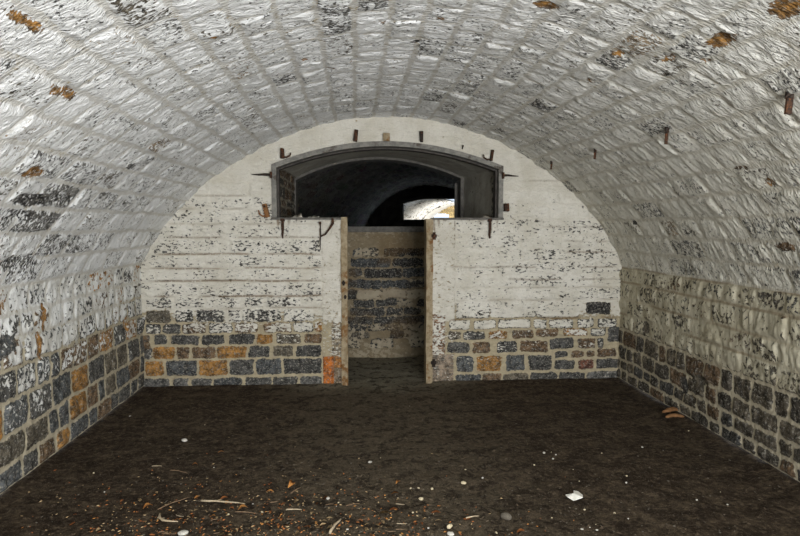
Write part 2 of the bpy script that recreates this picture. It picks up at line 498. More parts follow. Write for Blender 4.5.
# whitewashed upper courses
yb = [297, 281.5, 268, 254.5, 239, 224, 209, 195, 181]
ybr = [318, 300, 287, 274, 261, 248, 234, 219, 204, 190]
def upper(x0, x1, yl, Zf):
    for k in range(len(yl) - 1):
        x = x0 + rng.uniform(-14, 0)
        while x < x1:
            w = rng.uniform(22, 46); xe = min(x + w, x1)
            if xe - x > 6 and not (Zf is ZR and yl[k] > 300 and xe > 580):
                bs.append((X(max(x, x0)) + .004, X(xe) - .004, Zf(yl[k]) + .006, Zf(yl[k + 1]) - .008, G(rng.uniform(.5, 1.3)), rng.uniform(.68, .85) if k < 7 else rng.uniform(.86, .95), rng.uniform(.004, .012)))
            x = xe
upper(140, 322, yb, ZL); upper(456, 622, ybr, ZR)

DX0, DX1 = X(342.5, 300), X(431.0, 300)        # structural edges of the doorway (posts stand inside)
OX0, OX1 = on_y(273.5, 190).x, on_y(501.5, 190).x
OZ0 = on_y(387, 218.3).z
arch_px = [(272, 166), (285, 160.5), (305, 154), (325, 149.5), (345, 146), (365, 143.6), (387, 142.6), (405, 143), (425, 145.6), (445, 149.5), (465, 154.5), (485, 161), (502, 167)]
ap = [on_y(*p) for p in arch_px]
apc = np.polyfit([p.x for p in ap], [p.z for p in ap], 4)
def arch_z(x): return np.polyval(apc, x)
xs = np.arange(XL - .12, XR + .12, .010)
zs = np.arange(-.05, on_y(382, 112).z + .05, .010)
def snap(arr, v):
    arr[np.argmin(np.abs(arr - v))] = v
for v in (DX0, DX1, OX0, OX1): snap(xs, v)
snap(zs, OZ0)
U, V = np.meshgrid(xs, zs)
low = fbm(U * 1.5, V * 1.5, 90, 3)
pxl = np.interp(U, [X(140), X(625)], [140, 625])
yq = np.interp(V, [0, ZL(330), ZL(300), ZL(200), ZL(120)], [385, 330, 300, 200, 120])
top_bare = sstep(302, 330, yq + 10 * low)
mw = (.93 + .05 * low) * (1 - top_bare * .97)
jamb = (U > X(322.5) - .0) & (U < X(455))
mw = np.where(jamb, .80 + .06 * low, mw)
lower_jamb = sstep(320, 327, yq)
mw = np.where(jamb, mw * (1 - .55 * lower_jamb), mw)
base = np.zeros(U.shape + (3,))
sd, wash, col, hh = field(U, V, bs, mw, 21, wob=.010)
# smooth plaster band around the arch
bandk = 1 - sstep(190, 206, yq + 4 * low)
wash = wash * (1 - bandk) + .97 * bandk
wash = np.where(jamb & (yq < 322), np.maximum(wash, .78 + .08 * low), wash)
# dressed jamb blocks at the feet of the doorway
foot = (U > X(322.5)) & (U < X(347)) & (yq > 357.5 + 1.5 * low)
col[foot] = OR; wash[foot] = .1; sd[foot] = .03
foot2 = foot & (U > X(333) + .02 * low)
col[foot2] = (.20, .15, .10); wash[foot2] = .25
foot3 = foot2 & (V > ZL(370) + .03 * low) & (U > X(334)); col[foot3] = (.38, .17, .05)
footr = (U > X(424)) & (U < X(453.5)) & (yq > 356.5 + 2 * low)
col[footr] = (.26, .205, .15); wash[footr] = .28; sd[footr] = .03
ml = (U > X(331)) & (U < X(347)) & (yq > 323) & (yq <= 357); col[ml] = (.25, .20, .13); sd[ml] = .03; wash[ml] = .5
ml = (U > X(424)) & (U < X(445)) & (yq > 316) & (yq <= 357); col[ml] = (.24, .15, .09); sd[ml] = .03; wash[ml] = .58
# stains: brown seams of the bed joints, and rust and soot runs under the opening
stain = np.zeros_like(U)
def seam(x0, x1, y, Zf, amt, th_=.010, sd_=0):
    global stain
    zz = Zf(y) + .010 * fbm(U * 3.1, U * 0 + y, 31 + sd_, 3)
    k = (1 - sstep(th_ * .4, th_ * 1.5, np.abs(V - zz))) * sstep(X(x0) - .02, X(x0) + .1, U) * (1 - sstep(X(x1) - .1, X(x1) + .02, U))
    k = k * sstep(-.45, .05, fbm(U * 4, U * 0 + y * 3.3, 33 + sd_, 3)) * amt
    stain = np.maximum(stain, k)
for (a, b, y, t) in [(150, 325, 296.5, .9), (150, 325, 281, .8), (148, 325, 268, .7), (152, 325, 254, .75), (162, 322, 237.5, .5), (168, 320, 224, .3), (145, 325, 308.5, .5), (175, 250, 209, .4), (190, 250, 196, .4)]:
    seam(a, b, y, ZL, t)
for (a, b, y, t) in [(447, 620, 318.5, .75), (447, 618, 267, .45), (480, 620, 279, .45), (456, 620, 300, .35), (500, 615, 288, .3), (540, 600, 227, .45), (560, 612, 241, .4), (560, 615, 252, .45), (520, 590, 181, .3)]:
    seam(a, b, y, ZR, t)
def run(x, y0, y1, w, amt):
    global stain
    xx = X(x) + .012 * fbm(V * 9, V * 0 + x, 35)
    ww = w * (.6 + .4 * sstep(ZL(y1), ZL(y0), V))
    k = (1 - sstep(ww * .5, ww * 1.2, np.abs(U - xx))) * sstep(ZL(y1), ZL(y1) + .06, V) * (1 - sstep(ZL(y0), ZL(y0) + .02, V))
    stain = np.maximum(stain, k * amt)
for (x, a, b, w, t) in [(279, 217, 229, .022, .8), (283, 217, 238, .02, .9), (290, 217, 228, .02, .5), (300, 217, 225, .05, .35), (268, 212, 222, .02, .6), (438, 219, 229, .016, .6), (489.5, 217, 238, .02, .9), (480, 217, 226, .05, .4), (497, 216, 230, .012, .7),
                        (470, 218, 224, .06, .35), (444, 218, 224, .02, .7), (434, 219, 240, .012, .7), (460, 218, 223, .05, .4), (330, 218, 223, .06, .3)]:
    run(x, a, b, w, t)
vert = [(320, 218, 252, .004, .8), (454.5, 218, 385, .003, .35), (454.5, 218, 245, .004, .7), (322, 252, 320, .003, .25)]
for v in vert: run(*v)
h = hh + .004 * fbm(U * 1.7, V * 1.7, 95, 3) + .013 * sstep(-.005, .02, sd) * fbm(U * 11, V * 20, 96, 4) * (1 - bandk) + .003 * fbm(U * 20, V * 20, 97, 3)
h = h - .007 * stain * (1 - bandk)
h = np.where(jamb, h * .35 + .008, h)
P = np.stack([U, D - h, V], -1)
uc = (U[:-1, :-1] + U[1:, 1:]) / 2; vcn = (V[:-1, :-1] + V[1:, 1:]) / 2
hole = ((uc > DX0) & (uc < DX1) & (vcn < OZ0 + .001)) | ((uc > OX0) & (uc < OX1) & (vcn > OZ0) & (vcn < arch_z(uc)))
_r = np.hypot(uc - XC, vcn - (ZS - .35)); _t = np.arctan2(vcn - (ZS - .35), uc - XC)
inside = np.where(vcn < ZS, True, _r < np.polyval(pc, np.clip(_t, a0, a1) - PI / 2) + .10)
wb = grid_mesh('wall_back', P, dict(suv=np.stack([U, V, U * 0], -1), sd=sd, wash=np.clip(wash, 0, 1), stain=stain, scol=col), M_back, ~hole & inside)
md = wb.modifiers.new('thickness', 'SOLIDIFY'); md.thickness = .13; md.offset = -1
tag(wb, 'end wall with doorway and arched opening, cream wash over dark stones', kind='structure')

# which side did solidify take? make the sheet's own faces look towards the camera
wb.data.update()
if wb.data.polygons[0].normal.y > 0:
    wb.data.flip_normals()

# ------------------------------------------------------------------ arch frame, posts, sill
def arch_ring(name, mat, xa, xb, zb, zf, w, ya, yb, n=40):
    """frame following an arched opening: inner outline offset by w; ya front, yb back"""
    outer = [(xa, zb)] + [(x, zf(x)) for x in np.linspace(xa, xb, n)] + [(xb, zb)]
    inner = [(xa + w, zb)] + [(x, zf(x) - w * 1.05) for x in np.linspace(xa + w, xb - w, n)] + [(xb - w, zb)]
    bm = bmesh.new()
    V4 = []
    for (o_, i_) in zip(outer, inner):
        V4.append([bm.verts.new((o_[0], ya, o_[1])), bm.verts.new((i_[0], ya, i_[1])), bm.verts.new((i_[0], yb, i_[1])), bm.verts.new((o_[0], yb, o_[1]))])
    for a, b in zip(V4, V4[1:]):
        for k in range(4): bm.faces.new((a[k], a[(k + 1) % 4], b[(k + 1) % 4], b[k]))
    bm.faces.new(V4[0]); bm.faces.new(V4[-1][::-1])
    return bm_obj(name, bm, mat)
fr = arch_ring('trim_1', M_frame, on_y(272, 190).x, on_y(502.6, 190).x, OZ0 - .01, lambda x: float(arch_z(x)) + .012, .048, D - .03, D + .16)
tag(fr, 'grey weathered frame lining the arched opening', kind='structure')
fr2 = arch_ring('trim_2', mat_simple('shadow_gap_dark', (.05, .045, .04, 1), (.09, .08, .07, 1), 22, .8, .003), on_y(272, 190).x + .05, on_y(502.6, 190).x - .05, OZ0 - .01, lambda x: float(arch_z(x)) - .044, .016, D + .045, D + .15)  # dark strip standing in for the shadow gap under the frame
tag(fr2, 'dark strip painting the shadow gap inside the arched frame', kind='structure')

def post(name, x0, x1, z1, mat, lab, ya=-.035, yb=.16, rs=1):
    r = random.Random(rs)
    bm = bmesh.new()
    n = 24
    rows = []
    for k in range(n + 1):
        z = -.02 + (z1 + .02) * k / n
        j = [r.uniform(-.004, .004) for _ in range(4)]
        rows.append([bm.verts.new((x0 + j[0], D + ya + j[1], z)), bm.verts.new((x1 + j[2], D + ya + j[3], z)), bm.verts.new((x1 + j[2], D + yb, z)), bm.verts.new((x0 + j[0], D + yb, z))])
    for a, b in zip(rows, rows[1:]):
        for k in range(4): bm.faces.new((a[k], a[(k + 1) % 4], b[(k + 1) % 4], b[k]))
    bm.faces.new(rows[0]); bm.faces.new(rows[-1][::-1])
    return tag(bm_obj(name, bm, mat), lab, kind='structure')
post('trim_3', X(341.3), X(347.6), OZ0 + .012, M_timber, 'weathered timber post at left edge of the doorway', rs=1)
post('trim_4', X(425.8), X(432.3), OZ0 - .008, M_timber, 'weathered timber post at right edge of the doorway', rs=2)
def cap(name, xa, xb, lab, z):
    bm = bmesh.new(); add_box(bm, ((xa + xb) / 2, D + .05, z), (xb - xa, .19, .022), bev=.004)
    return tag(bm_obj(name, bm, M_sill), lab, kind='structure')
cap('trim_5', X(271.5, 218), X(341.3, 218), 'sooty sill left of the doorway', OZ0 - .004)
cap('trim_6', X(432.3, 218), X(503, 218), 'sooty sill right of the doorway', OZ0 - .004)

# ------------------------------------------------------------------ embrasure behind the end wall
D2 = H * ray(355, 357).y / -ray(355, 357).z
in_px = [(293, 193), (296, 178), (310, 170), (335, 162.5), (360, 158.3), (385, 157), (405, 158.5), (425, 163.5), (445, 169.5), (463, 177)]
ip = [on_y(px_i, py_i, D2) for px_i, py_i in in_px[1:]]
ipc = np.polyfit([p.x for p in ip], [p.z for p in ip], 3)
IX0 = on_y(294.5, 200, D2).x; IX1 = on_y(463.5, 200, D2).x
def in_z(x): return float(np.polyval(ipc, x))
ZSILL = on_y(380, 231, D2).z
# reveal: side cheeks and soffit, lofted from the outer to the inner outline
NA = 120; NY = 90
outl = [(OX0 + .01, 0)]
def outline(xa, xb, zf, n=60, m=60):
    L_ = [(xa, z) for z in np.linspace(-.02, zf(xa), m)]
    T = [(x, zf(x)) for x in np.linspace(xa, xb, n)]
    R2 = [(xb, z) for z in np.linspace(zf(xb), -.02, m)]
    return np.array(L_ + T[1:-1] + R2)
oa = outline(OX0 + .012, OX1 - .012, lambda x: float(arch_z(x)) - .012, 130, 150)
ob = outline(IX0, IX1, in_z, 130, 150)
tt = np.linspace(0, 1, 110)
P0 = oa[:, None, :] * (1 - tt)[None, :, None] + ob[:, None, :] * tt[None, :, None]
yy = D + .10 + (D2 + .02 - D - .10) * tt
arc = np.concatenate([[0], np.cumsum(np.hypot(*np.diff(oa, axis=0).T))])
Ug = np.repeat(yy[None, :], len(oa), 0); Vg = np.repeat(arc[:, None], len(tt), 1)
def random_stones(u0, u1, v0, v1, ch, wr, colf, washf, seed, gap=.010, hh_=(.006, .016)):
    r = random.Random(seed); out = []; v = v0
    while v < v1:
        c = r.uniform(*ch); u = u0 - r.uniform(0, .2)
        while u < u1:
            w = r.uniform(*wr); out.append((u + gap, u + w - gap, v + gap, v + c - gap, colf(r), washf(r), r.uniform(*hh_))); u += w
        v += c
    return out
st = random_stones(D, D2 + .1, 0, arc[-1], (.08, .14), (.18, .34), lambda r: G(r.uniform(.5, 1.0)) if r.random() < .7 else BR, lambda r: r.uniform(.35, .8), 5)
sd, wash, col, hh = field(Ug, Vg, st, np.full(Ug.shape, .62), 51)
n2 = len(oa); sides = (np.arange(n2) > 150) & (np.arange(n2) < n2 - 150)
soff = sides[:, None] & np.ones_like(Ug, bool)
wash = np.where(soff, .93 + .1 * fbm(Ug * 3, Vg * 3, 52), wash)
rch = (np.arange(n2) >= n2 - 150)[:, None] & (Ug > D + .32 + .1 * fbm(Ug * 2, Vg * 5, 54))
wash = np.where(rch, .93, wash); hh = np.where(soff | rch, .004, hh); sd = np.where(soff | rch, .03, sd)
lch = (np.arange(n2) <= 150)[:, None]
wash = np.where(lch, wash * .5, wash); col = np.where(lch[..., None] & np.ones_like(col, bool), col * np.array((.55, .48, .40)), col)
hh = hh + .008 * fbm(Ug * 9, Vg * 9, 53)
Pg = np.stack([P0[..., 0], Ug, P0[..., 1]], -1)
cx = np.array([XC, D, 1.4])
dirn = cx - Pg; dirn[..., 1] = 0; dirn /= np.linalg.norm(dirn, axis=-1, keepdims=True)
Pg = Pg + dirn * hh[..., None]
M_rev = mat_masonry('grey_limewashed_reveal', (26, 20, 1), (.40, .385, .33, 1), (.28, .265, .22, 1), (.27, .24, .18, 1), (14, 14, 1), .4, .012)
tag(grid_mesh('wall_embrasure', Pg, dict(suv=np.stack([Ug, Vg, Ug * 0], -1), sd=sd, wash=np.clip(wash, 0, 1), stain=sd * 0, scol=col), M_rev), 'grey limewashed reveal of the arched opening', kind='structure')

# wall on the far side of the embrasure, with the low stone breast below its arched window
xs2 = np.arange(IX0 - 2.0, IX1 + 2.0, .012); zs2 = np.arange(-.05, 3.3, .012)
snap(xs2, IX0); snap(xs2, IX1); snap(zs2, ZSILL)
U, V = np.meshgrid(xs2, zs2)
def X2(p): return on_y(p, 300, D2).x
def Z2(y): return on_y(386, y, D2).z
st = []
rows2 = [(357, 347, []), (347, 339, [(348, 358, GB, .6), (372, 392, gd, .7), (410, 424, gd, .65)]), (338, 332, [(349, 368, GB, .5), (391, 403, DK, .05), (405, 424, GB, .8)]),
         (330, 325, [(350, 366, gd, .45), (370, 385, gd, .55), (388, 400, GB, .5), (404, 424, gd, .6)]), (323, 317, [(347, 372, gd, .05), (375, 397, gd, .3), (399, 411, gd, .1), (413, 426, gd, .3)]),
         (314.5, 308.5, [(351, 384, gd, .15), (388, 402, gd, .4), (405, 420, gd, .25)]), (306, 300, [(354, 372, gd, .1), (376, 396, gd, .12), (398, 409, gd, .75), (419, 427, DK, .1)]),
         (297.5, 290, [(345, 356, DK, .2), (358, 381, TN, .8), (384, 406, TN, .85), (408, 424, TN, .8)]), (287, 280, [(349, 381, BL, .12), (384, 407, BL, .15), (409, 424, gd, .4)]),
         (276, 269, [(350, 361, BL, .2), (365, 400, DK, .1), (403, 424, BL, .15)]), (266, 259, [(352, 390, BL, .15), (394, 421, DK, .1)]), (255.5, 249, [(354, 361, BL, .6), (363, 369, GB, .8), (371, 378, DK, .6), (385, 404, DK, .1), (407, 424, DK, .12)])]
r = random.Random(4)
for (ya, yb_, its) in rows2:
    for (a, b, c, w) in its:
        kk = r.uniform(.8, 1.2)
        st.append((X2(a) - .014, X2(b) + .014, Z2(ya) - .010, Z2(yb_) + .010, tuple(v * kk * .8 for v in c), w, r.uniform(.006, .014)))
sd, wash, col, hh = field(U, V, st, .42 + .45 * fbm(U * 3.5, V * 3.5, 70), 71, wob=.018)
wash = np.where(sd > 0, wash, np.clip(wash, 0, .75))
stain = sstep(.1, .5, fbm(U * 2.2 + 4, V * 2.8, 72, 4)) * .45
h = hh + .006 * fbm(U * 15, V * 15, 73)
P = np.stack([U, D2 - h, V], -1)
uc = (U[:-1, :-1] + U[1:, 1:]) / 2; vcn = (V[:-1, :-1] + V[1:, 1:]) / 2
hole = (uc > IX0) & (uc < IX1) & (vcn > ZSILL) & (vcn < np.polyval(ipc, uc))
M_breast = mat_masonry('brown_limewashed_breast', (18, 24, 1), (.46, .40, .29, 1), (.31, .26, .18, 1), (.29, .235, .15, 1), (10, 14, 1), .9, .03)
w2 = grid_mesh('wall_passage', P, dict(suv=np.stack([U, V, U * 0], -1), sd=sd, wash=np.clip(wash, 0, 1), stain=stain, scol=col), M_breast, ~hole)
if w2.data.polygons[0].normal.y > 0: w2.data.flip_normals()
md = w2.modifiers.new('thickness', 'SOLIDIFY'); md.thickness = .3; md.offset = -1
tag(w2, 'low bare stone breast wall seen through the doorway', kind='structure')
fr3 = arch_ring('trim_7', M_sill, IX0 - .03, IX1 + .01, ZSILL - .01, lambda x: in_z(x) + .02, .05, D2 - .02, D2 + .30)
tag(fr3, 'dark frame around the inner arched opening', kind='structure')
bm = bmesh.new(); add_box(bm, ((IX0 + IX1) / 2, D2 + .13, ZSILL + .022), (IX1 - IX0 + .02, .36, .07), bev=.008)
tag(bm_obj('trim_8', bm, M_sill), 'grey sill slab on top of the breast wall', kind='structure')
# upright post standing in the inner opening
xa, xb = on_y(454.6, 200, D2 + .25).x, on_y(458.6, 200, D2 + .25).x
bm = bmesh.new(); add_box(bm, ((xa + xb) / 2, D2 + .25, (ZSILL + on_y(456, 183, D2 + .25).z) / 2), (xb - xa, .05, on_y(456, 183, D2 + .25).z - ZSILL), bev=.004)
tag(bm_obj('timber_stake', bm, M_sill), 'grey upright stake on the sill, against right side of the inner opening', 'stake')

# ------------------------------------------------------------------ floor
t = NT('dark_trodden_earth')
p = t.pos()
n1 = t.noise(p, 2.2, 6, .65); n2_ = t.noise(p, 28, 5, .7); n3 = t.noise(p, 90, 3, .7)
c = t.mix(t.ss(n1, .3, .7), (.036, .025, .016, 1), (.064, .048, .032, 1))
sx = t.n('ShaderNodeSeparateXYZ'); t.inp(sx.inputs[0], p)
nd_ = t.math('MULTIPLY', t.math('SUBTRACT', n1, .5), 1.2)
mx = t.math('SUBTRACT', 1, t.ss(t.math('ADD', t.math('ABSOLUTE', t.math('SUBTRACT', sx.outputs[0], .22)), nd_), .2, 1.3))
c = t.mix(t.math('MULTIPLY', mx, .6), c, (.115, .095, .066, 1))  # brighter middle and shaded sides of the floor put into the colour
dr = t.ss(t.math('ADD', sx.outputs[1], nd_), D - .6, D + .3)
c = t.mix(t.math('MULTIPLY', dr, mx), c, (.27, .25, .185, 1))  # doorway earth made paler to stand in for light falling there
n4 = t.noise(t.scale(p, (1, 1, 1)), 7, 5, .7)
c = t.mix(t.ss(n4, .50, .62, 0, .28), c, (.13, .098, .064, 1))
c = t.mix(t.ss(n4, .40, .50, .7, 0), c, (.022, .015, .010, 1))
c = t.mix(t.ss(n2_, .52, .64, 0, .4), c, (.17, .13, .088, 1))
c = t.mix(t.ss(n2_, .36, .46, .6, 0), c, (.014, .010, .007, 1))
c = t.mix(t.ss(n3, .62, .70, 0, .7), c, (.25, .21, .15, 1))
vo = t.n('ShaderNodeTexVoronoi'); t.inp(vo.inputs['Vector'], t.scale(p, (1, 1.6, 1))); vo.inputs['Scale'].default_value = 55
c = t.mix(t.ss(vo.outputs['Distance'], .10, .22, .35, 0), c, (.26, .21, .14, 1))
hh_ = t.math('ADD', t.math('MULTIPLY', n2_, .9), t.math('MULTIPLY', n3, .4))
t.bump(hh_, .018, 1)
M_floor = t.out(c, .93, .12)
fx = np.concatenate([np.arange(XL - .15, XR + .15, .02)]); fy = np.concatenate([np.arange(-2.4, 2.6, .08), np.arange(2.6, D2 + .1, .016)])
U, V = np.meshgrid(fx, fy)
def fz(x, y):
    x = np.asarray(x, float); y = np.asarray(y, float)
    return .012 * fbm(x * 1.2, y * 1.2, 200, 3) + .006 * fbm(x * 7, y * 7, 201, 3) - .004
Zf_ = fz(U, V) + .006 * fbm(U * 13, V * 13, 203, 3) - .003
_ed = np.minimum(np.minimum(U - XL, XR - U), np.where((U > DX0) & (U < DX1), 9, D - V))
Zf_ = Zf_ + .018 * (1 - sstep(.0, .13, _ed + .03 * fbm(U * 6, V * 6, 205)))
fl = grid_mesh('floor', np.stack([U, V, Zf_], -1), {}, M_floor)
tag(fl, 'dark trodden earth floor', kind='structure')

# front wall behind the viewer, with the wide entrance daylight comes through
M_plain = mat_simple('limewashed_plain', (.55, .54, .50, 1), (.70, .69, .65, 1), 6, .9, .006)
bm = bmesh.new()
yF = -2.3
for (x0, x1, z0, z1) in [(XL - .2, XC - 1.55, -.05, 3.1), (XC + 1.55, XR + .2, -.05, 3.1), (XC - 1.55, XC + 1.55, 2.35, 3.1)]:
    add_box(bm, ((x0 + x1) / 2, yF, (z0 + z1) / 2), (x1 - x0, .25, z1 - z0))
tag(bm_obj('wall_front', bm, M_plain), 'entrance wall of the vaulted room', kind='structure')

# ------------------------------------------------------------------ second, unlit vault beyond the inner opening
def vault_room(prefix, c0, yawd, length, W, zs_, rise, mat, n_s=150, seed=0, y_in=0, washf=None, d_u=.05, zfloor=0, cols=None):
    """barrel vault from c0 along yaw; returns transform"""
    a = math.radians(yawd)
    M = Matrix.Translation(Vector(c0)) @ Matrix.Rotation(-a, 4, 'Z')
    Rr = (W * W / 4 + rise * rise) / (2 * rise); zc = zs_ + rise - Rr
    t0 = math.asin(min(1, (W / 2) / Rr))
    pr = [(W / 2, zfloor), (W / 2, zs_)] + [(Rr * math.sin(q), zc + Rr * math.cos(q)) for q in np.linspace(t0, -t0, 60)] + [(-W / 2, zs_), (-W / 2, zfloor)]
    pr = np.array(pr); ln = np.concatenate([[0], np.cumsum(np.hypot(*np.diff(pr, axis=0).T))])
    s = np.linspace(0, ln[-1], n_s); u = np.arange(0, length + d_u * .5, d_u)
    U, S = np.meshgrid(u, s)
    Xp = np.interp(S, ln, pr[:, 0]); Zp = np.interp(S, ln, pr[:, 1])
    st = random_stones(0, length, 0, ln[-1], (.17, .22), (.3, .6), cols or (lambda r: G(r.uniform(.6, 1.2))), washf, seed, gap=.014, hh_=(.01, .03))
    sd, wash, col, hh = field(U, S, st, np.full(U.shape, .8), seed + 3)
    h = hh + .02 * fbm(U * 4, S * 6, seed + 4)
    cz = np.stack([-Xp, np.zeros_like(Xp), 1.2 - Zp], -1); cz /= (np.linalg.norm(cz, axis=-1, keepdims=True) + 1e-6)
    P = np.stack([Xp, U + y_in, Zp], -1) + cz * h[..., None]
    P = P @ np.array(M.to_3x3()).T + np.array(M.translation)
    return M, P, dict(suv=np.stack([U, S, U * 0], -1), sd=sd, wash=np.clip(wash, 0, 1), stain=sd * 0, scol=col), (Rr, zc, t0)

YE = 3.45 * D                                      # where the unlit vault ends
cE = on_y(431, 226, YE).x; c2 = XC + .1
yaw2 = math.degrees(math.atan((cE - c2) / (YE - D2)))
L2 = math.hypot(cE - c2, YE - D2)
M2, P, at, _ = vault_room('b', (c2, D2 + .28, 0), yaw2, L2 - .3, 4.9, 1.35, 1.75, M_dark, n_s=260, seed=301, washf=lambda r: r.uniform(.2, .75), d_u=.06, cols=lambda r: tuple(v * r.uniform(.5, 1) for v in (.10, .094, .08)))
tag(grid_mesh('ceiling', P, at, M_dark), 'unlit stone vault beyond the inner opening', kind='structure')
bm = bmesh.new()
vs = [bm.verts.new(M2 @ Vector(q)) for q in ((-2.6, 0, 0), (2.6, 0, 0), (2.6, L2, 0), (-2.6, L2, 0))]; bm.faces.new(vs)
tag(bm_obj('floor', bm, M_floor), 'earth floor of the unlit vault', kind='structure')
# its end wall: window through which the lit vault shows
LE = L2 - .35
def end_local(px, py):
    o_ = M2.inverted() @ Vector((0, 0, H)); d_ = (M2.to_3x3().inverted()) @ ray(px, py)
    t_ = (LE - o_.y) / d_.y
    return o_ + d_ * t_
wl = end_local(403, 210).x; wr = end_local(470, 210).x; wz0 = end_local(430, 219.5).z; wz1 = end_local(430, 198.8).z; wzc = end_local(403, 203.5).z
def wtop(x):
    q = (x - wl) / (wr - wl)
    return wzc + (wz1 - wzc) * math.sin(min(1, q / .38) * PI / 2)
bm = bmesh.new()
# wall as a ring of quads between the window outline and a big rectangle
inner = [(wl, wz0)] + [(x, wtop(x)) for x in np.linspace(wl, wr, 24)] + [(wr, wz0)]
def outer_of(p):
    cx_, cz_ = (wl + wr) / 2, (wz0 + wz1) / 2
    dx_, dz_ = p[0] - cx_, p[1] - cz_
    k_ = min(3.2 / abs(dx_) if dx_ else 9e9, (2.6 if dz_ > 0 else cz_ + .1) / abs(dz_) if dz_ else 9e9)
    return (cx_ + dx_ * k_, cz_ + dz_ * k_)
ring = []
for (x, z) in inner:
    ox, oz = outer_of((x, z))
    ring.append([bm.verts.new(M2 @ Vector((x, LE, z))), bm.verts.new(M2 @ Vector((ox, LE, oz))), bm.verts.new(M2 @ Vector((ox, LE + .4, oz))), bm.verts.new(M2 @ Vector((x, LE + .4, z)))])
n_ = len(ring)
for i in range(n_):
    a, b = ring[i], ring[(i + 1) % n_]
    for k in range(4):
        bm.faces.new((a[k], a[(k + 1) % 4], b[(k + 1) % 4], b[k]))
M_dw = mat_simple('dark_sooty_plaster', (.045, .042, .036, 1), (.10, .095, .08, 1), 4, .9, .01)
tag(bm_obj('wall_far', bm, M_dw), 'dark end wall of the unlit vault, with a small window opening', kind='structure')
bm = bmesh.new()
rg = []
for (x, z) in inner:
    ox = x - .11 if x < wl + .01 else x; oz = z + (.10 if z > wz0 + .01 else -.05)
    rg.append([bm.verts.new(M2 @ Vector(q)) for q in ((x, LE - .03, z), (ox, LE - .03, oz), (ox, LE + .05, oz), (x, LE + .05, z))])
for a, b in zip(rg, rg[1:]):
    for k in range(4): bm.faces.new((a[k], a[(k + 1) % 4], b[(k + 1) % 4], b[k]))
tag(bm_obj('trim_9', bm, M_sill), 'dull frame of the far window opening', kind='structure')

# ------------------------------------------------------------------ third vault, daylit and whitewashed
M_lit = mat_masonry('bright_whitewash', (9, 5, 1), (.82, .82, .80, 1), (.72, .72, .70, 1), MORT, (6, 3, 1), .5, .03)
yaw3 = 18.0
cend = Vector((6.0, 34.0, 0)); L3 = 10.5
a3 = math.radians(yaw3)
c3 = cend - Vector((math.sin(a3), math.cos(a3), 0)) * L3
M3, P, at, (Rr3, zc3, t03) = vault_room('c', c3, yaw3, L3 + .1, 4.8, .6, 2.25, M_lit, n_s=200, seed=401, washf=lambda r: r.uniform(.55, .9), d_u=.05)
# the joint where the end arch ring meets the vault: a shallow open crack
L3r = L3 - 2.3
at['scol'][np.abs(at['suv'][..., 0] - L3r) < .20] = (.03, .028, .025); at['sd'] = np.where(np.abs(at['suv'][..., 0] - L3r) < .20, .04, at['sd'])
at['stain'] = 0 * np.where(np.abs(at['suv'][..., 0] - L3r) < .09, 1.0, 0) 
at['wash'] = np.where(np.abs(at['suv'][..., 0] - L3r) < .20, .0, at['wash']); at['wash'] = np.where(at['suv'][..., 0] > L3r + .04, 1, at['wash'])
tag(grid_mesh('ceiling', P, at, M_lit), 'daylit white vault seen through the far window', kind='structure')
bm = bmesh.new()
vs = [bm.verts.new(M3 @ Vector(q)) for q in ((-2.5, 0, 0), (2.5, 0, 0), (2.5, L3, 0), (-2.5, L3, 0))]; bm.faces.new(vs)
tag(bm_obj('floor', bm, mat_simple('pale_dusty_floor', (.30, .27, .22, 1), (.42, .38, .31, 1), 5, .9, .01)), 'pale floor of the daylit vault', kind='structure')
# end wall of honey coloured stone with a window to the sky
def l3(px, py):
    o_ = M3.inverted() @ Vector((0, 0, H)); d_ = (M3.to_3x3().inverted()) @ ray(px, py)
    t_ = (L3 - o_.y) / d_.y
    return o_ + d_ * t_
sx0, sx1 = l3(434, 216).x, l3(449, 216).x; sz1 = l3(440, 213.6).z
M_honey = mat_masonry('honey_stone', (8, 8, 1), (.55, .42, .2, 1), (.48, .34, .14, 1), (.40, .30, .16, 1), (6, 6, 1), .4, .03)
xs3 = np.arange(-2.6, 2.6, .05); zs3 = np.arange(0, 3.1, .05); snap(xs3, sx0); snap(xs3, sx1); snap(zs3, sz1)
U, V = np.meshgrid(xs3, zs3)
st = random_stones(-2.6, 2.6, 0, 3.1, (.14, .2), (.25, .5), lambda r: tuple(v * k for k in [r.uniform(.8, 1.3)] for v in (.55, .42, .20)), lambda r: r.uniform(0, .35), 9)
sd, wash, col, hh = field(U, V, st, np.full(U.shape, .2), 411)
uc = (U[:-1, :-1] + U[1:, 1:]) / 2; vcn = (V[:-1, :-1] + V[1:, 1:]) / 2
hole = (uc > sx0) & (uc < sx1) & (vcn < sz1 - .06 * ((uc - (sx0 + sx1) / 2) / ((sx1 - sx0) / 2)) ** 2) & (vcn > .9)
P = np.stack([U, L3 - hh, V], -1) @ np.array(M3.to_3x3()).T + np.array(M3.translation)
w3 = grid_mesh('wall_honey', P, dict(suv=np.stack([U, V, U * 0], -1), sd=sd, wash=np.clip(wash, 0, 1), stain=sd * 0, scol=col), M_honey, ~hole)
tag(w3, 'honey coloured stone end wall of the daylit vault', kind='structure')

# ------------------------------------------------------------------ iron fittings around the arched opening
def grow(pt, dx=0, dz=0, dy=0): return Vector((pt.x + dx, pt.y + dy, pt.z + dz))
yW = D - .02

